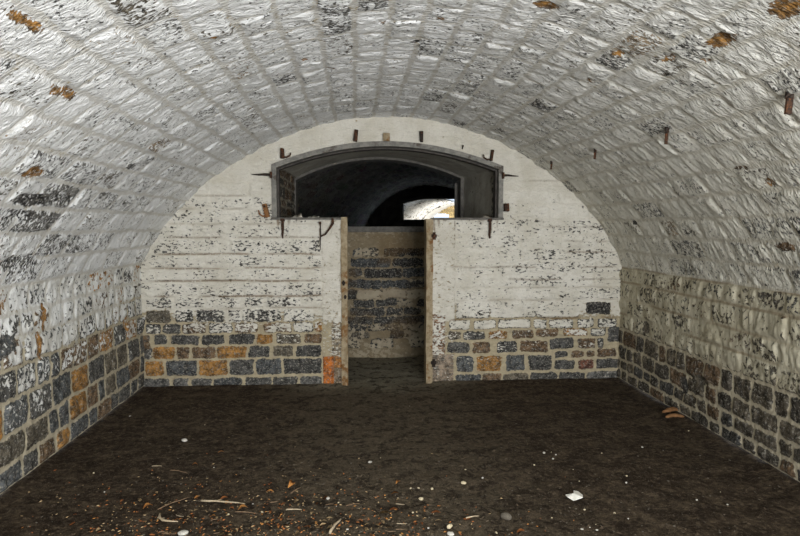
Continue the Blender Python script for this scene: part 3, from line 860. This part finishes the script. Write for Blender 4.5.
def spike(p0, p1, lab, r0=.020):
    """tapered iron spike lying against the wall, thick end with a collar"""
    root = empty('iron_spike', p0)
    bm = bmesh.new()
    d = Vector(p1) - Vector(p0)
    add_tube(bm, [Vector((0, 0, 0)), d * .35 + Vector((0, 0, .004)), d * .7, d], [r0, r0 * .85, r0 * .5, .004], 8, .8)
    bm_obj('shaft', bm, M_iron_dark, root)
    bm = bmesh.new(); add_box(bm, (0, 0, 0), (.022, .05, .065), bev=.004)
    bm_obj('collar', bm, M_iron, root)
    return tag(root, lab, 'spike')
spike(on_y(271, 175, yW - .02), on_y(251.5, 174.6, yW - .03), 'dark iron spike pointing left from the arch frame, upper left')
spike(on_y(503, 175.5, yW - .02), on_y(518.5, 176.2, yW - .03), 'dark iron spike pointing right from the arch frame, upper right', .017)

def bracket(px, py0, py1, lab, w=.035, hook=0, mat=M_iron, tilt=0, bolt=True):
    a = on_y(px, py1, yW); b = on_y(px, py0, yW)
    hgt = b.z - a.z
    root = empty('iron_bracket', (a.x, D, a.z))
    rg_ = random.Random(int(px))
    bm = bmesh.new()
    add_box(bm, (tilt * hgt / 2, -.035, hgt / 2), (w, .055, hgt), rot=Matrix.Rotation(tilt, 3, 'Y'), bev=.004, jitter=.004, rng=rg_)
    bm_obj('strap', bm, mat, root)
    if bolt:
        bm = bmesh.new()
        add_tube(bm, [(tilt * hgt * .8, -.05, hgt * .8), (tilt * hgt * .8, -.085, hgt * .82)], [.013, .011], 6)
        bm_obj('bolt', bm, M_iron, root)
    if hook:
        bm = bmesh.new()
        s_ = 1 if hook > 0 else -1
        add_tube(bm, [(0, -.045, hgt * .15), (s_ * .045, -.06, hgt * .08), (s_ * .08, -.06, hgt * .25), (s_ * .088, -.06, hgt * .55)], [.010, .009, .008, .006], 6)
        bm_obj('hook', bm, mat, root)
    return tag(root, lab, 'bracket')
bracket(282.5, 148.5, 158.5, 'rusty iron bracket with curled hook on upper left of the arch', .038, 1, M_iron, .0)
bracket(355.3, 130, 141.5, 'upright rusty iron bracket on top of the arch, left of centre', .036, 0, M_iron, .12)
bracket(421.5, 131.5, 142, 'upright dark iron bracket on top of the arch, right of centre', .036, 0, M_iron_dark, -.05)
bracket(491, 150, 161, 'rusty iron bracket with hook on upper right of the arch', .026, -1, M_iron, .1)
bracket(506, 203.5, 211.5, 'small rusty bracket right of the arched opening near its sill', .05, 0, M_iron, 0)
bracket(268, 204, 217.5, 'bent orange rusty plate at lower left corner of the arch frame', .045, -1, mat_simple('orange_rust', (.16, .07, .025, 1), (.30, .15, .06, 1), 50, .8, .003), -.25)
# stub of timber on the crown
p0 = on_y(386.5, 141.5, yW); p1 = on_y(386.5, 133.5, yW)
bm = bmesh.new(); add_box(bm, (0, -.03, (p1.z - p0.z) / 2), (.066, .06, p1.z - p0.z), bev=.006, jitter=.004, rng=rng)
o = bm_obj('timber_stub', bm, M_timber, loc=(p0.x, D, p0.z)); tag(o, 'short pale timber stub on the crown of the arch', 'wood block')
# nail
p0 = on_y(462.5, 147.5, yW)
bm = bmesh.new(); add_tube(bm, [(0, 0, -.012), (0, -.03, .0), (0, -.05, .015)], [.006, .006, .009], 6)
tag(bm_obj('iron_nail', bm, M_iron_dark, loc=(p0.x, D - .005, p0.z)), 'tiny dark nail in plaster above right side of the arch', 'nail')

def hanging(name, px, y0, y1, lab, w, mat=M_iron_dark, hook=False):
    a = on_y(px, y0, yW); b = on_y(px, y1, yW)
    L_ = a.z - b.z
    root = empty(name, (a.x, D, a.z))
    bm = bmesh.new()
    add_tube(bm, [(0, -.03, .01), (.003, -.032, -L_ * .4), (-.003, -.033, -L_ * .8), (0, -.03, -L_)], [w, w, w * .85, w * .5], 8, .5)
    bm_obj('bar', bm, mat, root)
    bm = bmesh.new(); add_box(bm, (0, -.03, 0), (w * 3.2, .05, .03), bev=.004); bm_obj('fixing_plate', bm, M_iron, root)
    if hook:
        bm = bmesh.new()
        add_tube(bm, [(0.002, -.04, -L_ * .5), (.05, -.05, -L_ * .42), (.10, -.05, -L_ * .18), (.13, -.05, -.0), (.125, -.05, .05)], [.008, .009, .011, .014, .01], 6)
        bm_obj('hook', bm, M_iron, root)
    return tag(root, lab, 'iron bar')
hanging('hanging_strap', 282.7, 220, 238.5, 'rusty iron strap hanging below the left sill', .013, M_iron)
hanging('hanging_strap', 489.6, 220, 238.5, 'rusty iron strap hanging below the right sill', .013, M_iron)
hanging('hook_bar', 320.3, 223, 250, 'thin iron rod with a rusty hook beside left of the doorway', .006, M_iron_dark, True)

def pin(px, py, lab, s=1, mat=M_iron_dark):
    a = on_y(px, py, D - .05)
    root = empty('hinge_pin', a)
    bm = bmesh.new(); add_tube(bm, [(0, 0, -.035 * s), (0, 0, .035 * s)], [.016 * s, .013 * s], 8); bm_obj('pin', bm, mat, root)
    bm = bmesh.new(); add_box(bm, (0, .015, 0), (.05 * s, .03, .03 * s), bev=.004); bm_obj('lug', bm, mat, root)
    return tag(root, lab, 'hinge')
pin(343.5, 283, 'small black hinge pin on left doorpost, upper of the two', .75)
pin(345.2, 297, 'small black hinge pin on left doorpost, lower of the two', .6)
pin(433.7, 363, 'black hinge pin near the foot of the right doorpost', 1.15)
pin(434.2, 236, 'dark hinge remnant near the top of the right doorpost', 1.1, M_iron)

def vault_bar(px, y0, y1, w, lab):
    u, s, p = on_vault(px, y0)
    dist = p.y / ray(px, y0).y
    L_ = (y1 - y0) / F * dist * 1.02
    root = empty('iron_hanger', p)
    bm = bmesh.new(); add_box(bm, (-.01, 0, -L_ / 2 + .01), (w, w * .5, L_ + .02), rot=Matrix.Rotation(.08, 3, 'Y'), bev=.002)
    bm_obj('bar', bm, M_iron, root)
    bm = bmesh.new(); add_tube(bm, [(0.02, 0, .03), (-.012, 0, .0), (-.014, 0, -.03)], [w * .7, w * .8, w * .6], 6)
    bm_obj('eye', bm, M_iron_dark, root)
    return tag(root, lab, 'iron hanger')
vault_bar(792, 92, 114, .030, 'largest rusty iron bar jutting down from right of the vault, by picture edge')
vault_bar(668.5, 129, 144, .020, 'rusty iron bar hanging from the vault, second largest')
vault_bar(596.5, 149, 159, .019, 'short dark iron bar hanging from vault, between larger bar and end wall')
vault_bar(552.5, 161, 169, .018, 'smallest iron bar hanging from vault, closest to the end wall')

# ------------------------------------------------------------------ litter on the floor
def sit(px, py, up=0.0):
    p = on_floor(px, py, 0)
    p.z = float(fz(p.x, p.y)) + up
    return p
LM = [mat_simple('leaf_orange', (.42, .17, .04, 1), (.60, .30, .09, 1), 30, .7, .001),
      mat_simple('leaf_tan', (.38, .26, .13, 1), (.55, .42, .24, 1), 30, .7, .001),
      mat_simple('leaf_russet', (.28, .09, .03, 1), (.42, .17, .05, 1), 30, .7, .001)]
TM = [mat_simple('twig_pale', (.38, .30, .19, 1), (.52, .43, .30, 1), 50, .8, .001),
      mat_simple('twig_brown', (.16, .10, .06, 1), (.26, .18, .11, 1), 50, .8, .001)]
PM = [mat_simple('pebble_pale', (.50, .48, .42, 1), (.66, .64, .58, 1), 40, .8, .001),
      mat_simple('pebble_grey', (.085, .074, .056, 1), (.16, .14, .11, 1), 40, .8, .001),
      mat_simple('pebble_cream', (.55, .47, .30, 1), (.68, .60, .42, 1), 40, .8, .001)]

def leaf_mesh(seed, mat):
    r = random.Random(seed)
    bm = bmesh.new()
    n = 7; Lh = .5; rows = []
    curl = r.uniform(.12, .3); bend = r.uniform(-.15, .25)
    for i in range(n):
        q = i / (n - 1); w = math.sin(PI * (q * .92 + .04)) ** .8 * r.uniform(.20, .26)
        zc_ = bend * math.sin(PI * q) + .02
        rows.append([bm.verts.new(((q - .5), s_ * w, zc_ + curl * abs(s_) ** 2 * w * 2 + .05)) for s_ in (-1, -.5, 0, .5, 1)])
    for a, b in zip(rows, rows[1:]):
        for k in range(4): bm.faces.new((a[k], a[k + 1], b[k + 1], b[k]))
    bmesh.ops.solidify(bm, geom=bm.faces[:], thickness=.02)
    me = bpy.data.meshes.new('leaf_blade')
    bm.to_mesh(me); bm.free(); me.materials.append(mat)
    for p_ in me.polygons: p_.use_smooth = True
    return me
leaf_meshes = {(k, j): leaf_mesh(k * 10 + j, LM[k]) for k in range(3) for j in range(3)}

def leaf(px, py, size, k, rz, lab, group=None, rx=0):
    p = sit(px, py, .002)
    me = leaf_meshes[(k, (int(px) + int(py)) % 3)]
    o = bpy.data.objects.new('dead_leaf', me); COL.objects.link(o)
    o.location = p; o.rotation_euler = (rx, 0, rz); o.scale = (size, size, size)
    return tag(o, lab, 'leaf', group)

def twig(a, b, rad, k, lab, group=None, bow=.1, seed=0):
    r = random.Random(seed + int(a[0]))
    A = sit(*a, .006 + rad); B = sit(*b, .006 + rad)
    d = B - A; nrm = Vector((-d.y, d.x, 0))
    pts = [Vector((0, 0, 0))]
    for i in range(1, 7):
        q = i / 6
        pts.append(d * q + nrm * (bow * math.sin(PI * q) + r.uniform(-.02, .02)) + Vector((0, 0, .5 * rad * math.sin(PI * q))))
    bm = bmesh.new(); add_tube(bm, pts, [rad * v for v in (1, 1.05, .9, .85, .75, .6, .35)], 7)
    # a snapped side shoot
    s0 = pts[2]; add_tube(bm, [s0, s0 + nrm * .07 + d * .06, s0 + nrm * .1 + d * .1], [rad * .5, rad * .4, rad * .2], 5)
    o = bm_obj('twig', bm, TM[k], loc=A, smooth=True)
    return tag(o, lab, 'twig', group)

twig((201, 502), (245, 505), .006, 0, 'pale straight twig, longest on the floor, near lower left', bow=.03)
twig((160, 516), (178, 523), .007, 0, 'pale bent twig left of and below the longest twig', bow=-.25)
twig((158, 511), (190, 498), .003, 1, 'thin dark twig slanting up toward the longest twig', bow=.03)
twig((330, 534), (341, 520), .008, 0, 'short stout tan twig slanting at bottom edge left of centre', bow=.02)
twig((286, 510), (302, 510), .004, 0, 'short pale sliver of wood lying level right of the longest twig', bow=.02)
twig((466, 519), (479, 517), .004, 0, 'short pale twig with russet end at bottom centre right', bow=.02)
twig((152, 467), (162, 467), .003, 0, 'tiny pale twig lying on bare earth at far left', bow=.02)
twig((170, 471), (188, 474), .003, 1, 'thin brown twig right of the tiny pale one on the left', bow=.04)
twig((235, 512), (258, 514), .003, 1, 'thin brown twig just below the longest pale twig', bow=.04)
twig((291, 494), (301, 488), .003, 1, 'thin brown twig left of centre, up from bottom edge', bow=.04)

leaf(290, 486, .080, 0, 1.3, 'bright orange upright leaf standing alone left of centre', rx=.55)
leaf(221, 452.5, .045, 0, .3, 'small orange leaf lying alone on bare dark earth, furthest back')
leaf(148, 508, .06, 0, .8, 'orange leaf by left end of the slanting thin twig')
leaf(384.5, 513, .06, 1, .1, 'pale orange leaf lying flat just left of picture centre at bottom')
leaf(394, 510, .055, 2, .1, 'russet leaf touching right side of the pale orange centre leaf')
leaf(395, 494.5, .05, 0, .1, 'orange leaf above the russet centre leaf')
leaf(398, 483, .045, 0, .9, 'small orange leaf up from the others at the centre line')
leaf(436, 513, .055, 2, 0, 'bright russet flat leaf right of centre')
leaf(467, 519, .045, 2, .2, 'russet leaf under end of the short pale twig')
leaf(224, 499, .05, 2, .7, 'reddish leaf just above the longest pale twig')
leaf(243, 509, .06, 0, .5, 'orange leaf at right end of the longest pale twig')
leaf(331, 527, .05, 1, .5, 'pale tan leaf left of the stout slanting twig')
leaf(329.5, 518, .035, 1, 0, 'round cream leaf above the stout slanting twig')
leaf(270, 492.5, .045, 0, 0, 'orange leaf down and left of the upright orange leaf')
leaf(521, 532, .05, 2, .3, 'russet leaf near bottom edge, furthest right of the litter')
leaf(195, 464.5, .035, 0, .2, 'tiny tan orange leaf below the furthest back one')
r = random.Random(12)
nl = 0
while nl < 95:
    x = r.gauss(250, 105); y = 536 - abs(r.gauss(0, 24))
    if not (60 < x < 470) or y < 455: continue
    leaf(x, y, r.uniform(.018, .042), r.choice([0, 1, 1, 2, 2]), r.uniform(0, PI), 'small dry leaf fragment scattered on the earth near bottom left', 'leaf fragments scattered over the floor', rx=r.uniform(-.3, .3)); nl += 1
for i in range(14):
    x = r.uniform(120, 400); y = r.uniform(500, 535); a_ = r.uniform(-.5, .5); l_ = r.uniform(7, 15)
    twig((x, y), (x + l_ * math.cos(a_), y + l_ * math.sin(a_) * .5), r.uniform(.0018, .003), r.choice([0, 1, 1]), 'fine short twig among the leaf fragments near bottom left', 'fine twigs among the leaves', bow=r.uniform(-.15, .15), seed=i)

def pebble_mesh(seed, mat):
    rp = random.Random(seed)
    bm = bmesh.new(); bmesh.ops.create_icosphere(bm, subdivisions=2, radius=.5)
    sx, sy, sz = rp.uniform(.8, 1.2), rp.uniform(.6, 1), rp.uniform(.45, .7)
    o3 = [Vector((rp.uniform(-1, 1), rp.uniform(-1, 1), rp.uniform(-1, 1))).normalized() for _ in range(5)]
    for v in bm.verts:
        k_ = 1
        n_v = v.co.normalized()
        for q in o3: k_ = min(k_, .42 / max(.42, n_v.dot(q) * .5 + .0001) if n_v.dot(q) > .84 else 1)
        v.co = Vector((v.co.x * sx, v.co.y * sy, v.co.z * sz)) * k_
    me = bpy.data.meshes.new('pebble'); bm.to_mesh(me); bm.free(); me.materials.append(mat)
    return me
peb = {(k, j): pebble_mesh(k * 7 + j, PM[k]) for k in range(3) for j in range(3)}
def pebble(px, py, size, k, lab, group=None):
    p = sit(px, py, size * (.1 if size > .06 else .18))
    o = bpy.data.objects.new('pebble', peb[(k, (int(px) + int(py)) % 3)]); COL.objects.link(o)
    o.location = p; o.rotation_euler = (0, 0, px * 1.7); o.scale = (size,) * 3
    return tag(o, lab, 'pebble', group)
pebble(184.5, 440, .045, 0, 'white pebble lying alone on left side of the floor')
pebble(463.5, 484, .040, 2, 'cream pebble right of picture centre')
pebble(432, 489, .022, 2, 'small cream pebble left of the larger cream one, below')
pebble(421, 499, .034, 2, 'yellowish pebble left of the russet flat leaf and above it')
pebble(449.5, 527, .040, 2, 'bright cream pebble at bottom edge right of centre, upper of two')
pebble(450.5, 534, .038, 0, 'white pebble at bottom edge right of centre, lower of two')
pebble(183, 533, .05, 0, 'pale angular pebble at bottom edge lower left')
pebble(328, 497.5, .028, 0, 'white pebble above the stout slanting twig')
pebble(370, 463, .028, 0, 'white chip lying back at the centre of the floor')
pebble(482.5, 479, .018, 0, 'tiny white pebble right of the cream pebble')
pebble(544, 453, .022, 0, 'tiny white pebble on the right half, left of two')
pebble(553, 459, .018, 0, 'tiny white pebble on the right half, right of two')
pebble(506, 517, .075, 1, 'flat grey stone half sunk in earth left of the white paper scrap')
for i in range(110):
    x = r.uniform(90, 760); y = 536 - abs(r.gauss(0, 62))
    if y < 402: continue
    p = on_floor(x, y)
    if not (XL + .15 < p.x < XR - .15): continue
    pebble(x, y, r.uniform(.007, .018), r.choice([0, 1, 1, 1, 2]), 'tiny stone chip strewn on the earth floor', 'stone chips strewn over the floor')

# fine litter nobody could count: crumbs of leaf, straw and grit trodden into the earth
V_ = []; F_ = []; MI = []
def crumbs(n, mi, cx_, sx_, sy_, smin, smax, seed):
    rc = random.Random(seed)
    k = 0
    while k < n:
        x = rc.gauss(cx_, sx_); y = 538 - abs(rc.gauss(0, sy_))
        if not (20 < x < 780 and y > 400): continue
        p = on_floor(x, y)
        if not (XL + .12 < p.x < XR - .12): continue
        if (p - on_floor(506, 517)).length < .07: continue
        z = float(fz(p.x, p.y)) + .002; s_ = rc.uniform(smin, smax); a_ = rc.uniform(0, PI); e_ = rc.uniform(.2, .7)
        ux, uy = math.cos(a_) * s_, math.sin(a_) * s_; vx_, vy_ = -uy * e_, ux * e_
        b_ = len(V_); t_ = rc.uniform(.3, 1.2) * s_ * .5
        V_.extend([(p.x - ux, p.y - uy, z), (p.x - vx_, p.y - vy_, z), (p.x + ux, p.y + uy, z + t_ * .6), (p.x + vx_, p.y + vy_, z), (p.x, p.y, z + t_)])
        F_.extend([(b_, b_ + 1, b_ + 4), (b_ + 1, b_ + 2, b_ + 4), (b_ + 2, b_ + 3, b_ + 4), (b_ + 3, b_, b_ + 4), (b_ + 3, b_ + 2, b_ + 1, b_)])
        MI.extend([mi] * 5)
        k += 1
crumbs(330, 0, 240, 110, 34, .003, .011, 1)
crumbs(300, 1, 260, 120, 30, .003, .012, 2)
crumbs(900, 2, 400, 260, 75, .003, .009, 3)
crumbs(700, 3, 350, 240, 80, .008, .022, 4)
crumbs(100, 4, 270, 120, 26, .004, .012, 5)
me = bpy.data.meshes.new('floor_litter'); me.from_pydata(V_, [], F_)
for m_ in (LM[1], LM[2], PM[1], M_floor, LM[0]): me.materials.append(m_)
me.polygons.foreach_set('material_index', MI)
o = bpy.data.objects.new('floor_litter', me); COL.objects.link(o)
tag(o, 'crumbs of leaf, grit and earth over the floor, thickest at lower left', 'litter', kind='stuff')

# white paper scrap, folded
p = sit(574, 496, .0)
bm = bmesh.new()
pts = [(-.045, -.025), (-.015, -.034), (.035, -.030), (.05, .005), (.040, .040), (.012, .036), (.005, .018), (-.03, .012), (-.048, -.004)]
top = [bm.verts.new((x * 1.15, y * 1.3, .012 + .010 * math.sin(x * 90) + .25 * max(0, x) * .6)) for x, y in pts]
bot = [bm.verts.new((v.co.x, v.co.y, v.co.z - .004)) for v in top]
ct = bm.verts.new((0, 0, .026)); cb = bm.verts.new((0, 0, .020))
for i in range(len(top)):
    j = (i + 1) % len(top)
    bm.faces.new((top[i], top[j], ct)); bm.faces.new((bot[j], bot[i], cb)); bm.faces.new((top[i], bot[i], bot[j], top[j]))
tag(bm_obj('paper_scrap', bm, mat_simple('crumpled_paper', (.70, .69, .62, 1), (.82, .81, .75, 1), 30, .7, .002), loc=p), 'crumpled white paper scrap on the right side of the earth floor', 'paper')

# two curved orange pieces by the right wall
def pod(px0, py, px1, lab, rad, arc_h, sd_):
    A = on_floor(px0, py); B = on_floor(px1, py)
    c_ = (A + B) / 2; hw_ = (B - A).length / 2
    bm = bmesh.new(); N = 12; pts = []; rs = []
    for i in range(N):
        q = -1 + 2 * i / (N - 1)
        pts.append((q * hw_, .025 * math.sin(q * 2 + sd_), arc_h * (1 - q * q) + rad * .75)); rs.append(rad * (max(.05, 1 - q * q)) ** .4 * (1 + .15 * math.sin(i * 2.1)))
    add_tube(bm, pts, rs, 10, .7)
    o = bm_obj('curved_tile_shard', bm, mat_simple('orange_clay', (.17, .085, .035, 1), (.29, .15, .065, 1), 30, .8, .003), loc=(c_.x, c_.y, float(fz(c_.x, c_.y))), smooth=True)
    return tag(o, lab, 'shard')
pod(660.5, 414, 681, 'curved orange brown shard by foot of right wall, upper of two', .028, .015, 0)
pod(665, 419, 684, 'curved orange brown shard by foot of right wall, lower of two', .024, .004, 1.5)

# ------------------------------------------------------------------ light
w = bpy.data.worlds.new('World'); SC.world = w; w.use_nodes = True
bg = w.node_tree.nodes['Background']; bg.inputs[0].default_value = (.72, .84, 1.0, 1); bg.inputs[1].default_value = 1.3

def area(name, loc, target, sx, sy, power, col):
    l = bpy.data.lights.new(name, 'AREA'); l.shape = 'RECTANGLE'; l.size = sx; l.size_y = sy; l.energy = power; l.color = col
    o = bpy.data.objects.new(name, l); COL.objects.link(o); o.location = loc
    d = Vector(target) - Vector(loc); o.rotation_euler = d.to_track_quat('-Z', 'Y').to_euler()
    return o
area('daylight_entrance', (XC + 1.15, -2.1, 1.15), (XC - 1.7, 4.5, 3.2), 2.0, 1.9, 370, (.99, .99, 1.0))
area('added_far_vault_fill', tuple(M3 @ Vector((2.1, L3 - 4.2, 1.1))), tuple(M3 @ Vector((-1.2, L3 - .5, 2.0))), 1.8, 1.6, 340, (1.0, .98, .95))  # unseen lamp added to brighten the third vault; no door is built there

# ------------------------------------------------------------------ camera and colour management
cd = bpy.data.cameras.new('Camera'); cam = bpy.data.objects.new('Camera', cd); COL.objects.link(cam)
cd.sensor_fit = 'HORIZONTAL'; cd.sensor_width = 36; cd.lens = F * 36 / 800
cd.clip_start = .02; cd.clip_end = 200
cam.matrix_world = Matrix.Translation((0, 0, H)) @ CAM_ROT.to_4x4()
SC.camera = cam
vs_ = SC.view_settings
vs_.view_transform = 'Standard'; vs_.look = 'None'; vs_.gamma = 1; vs_.exposure = 0.12; vs_.use_curve_mapping = False
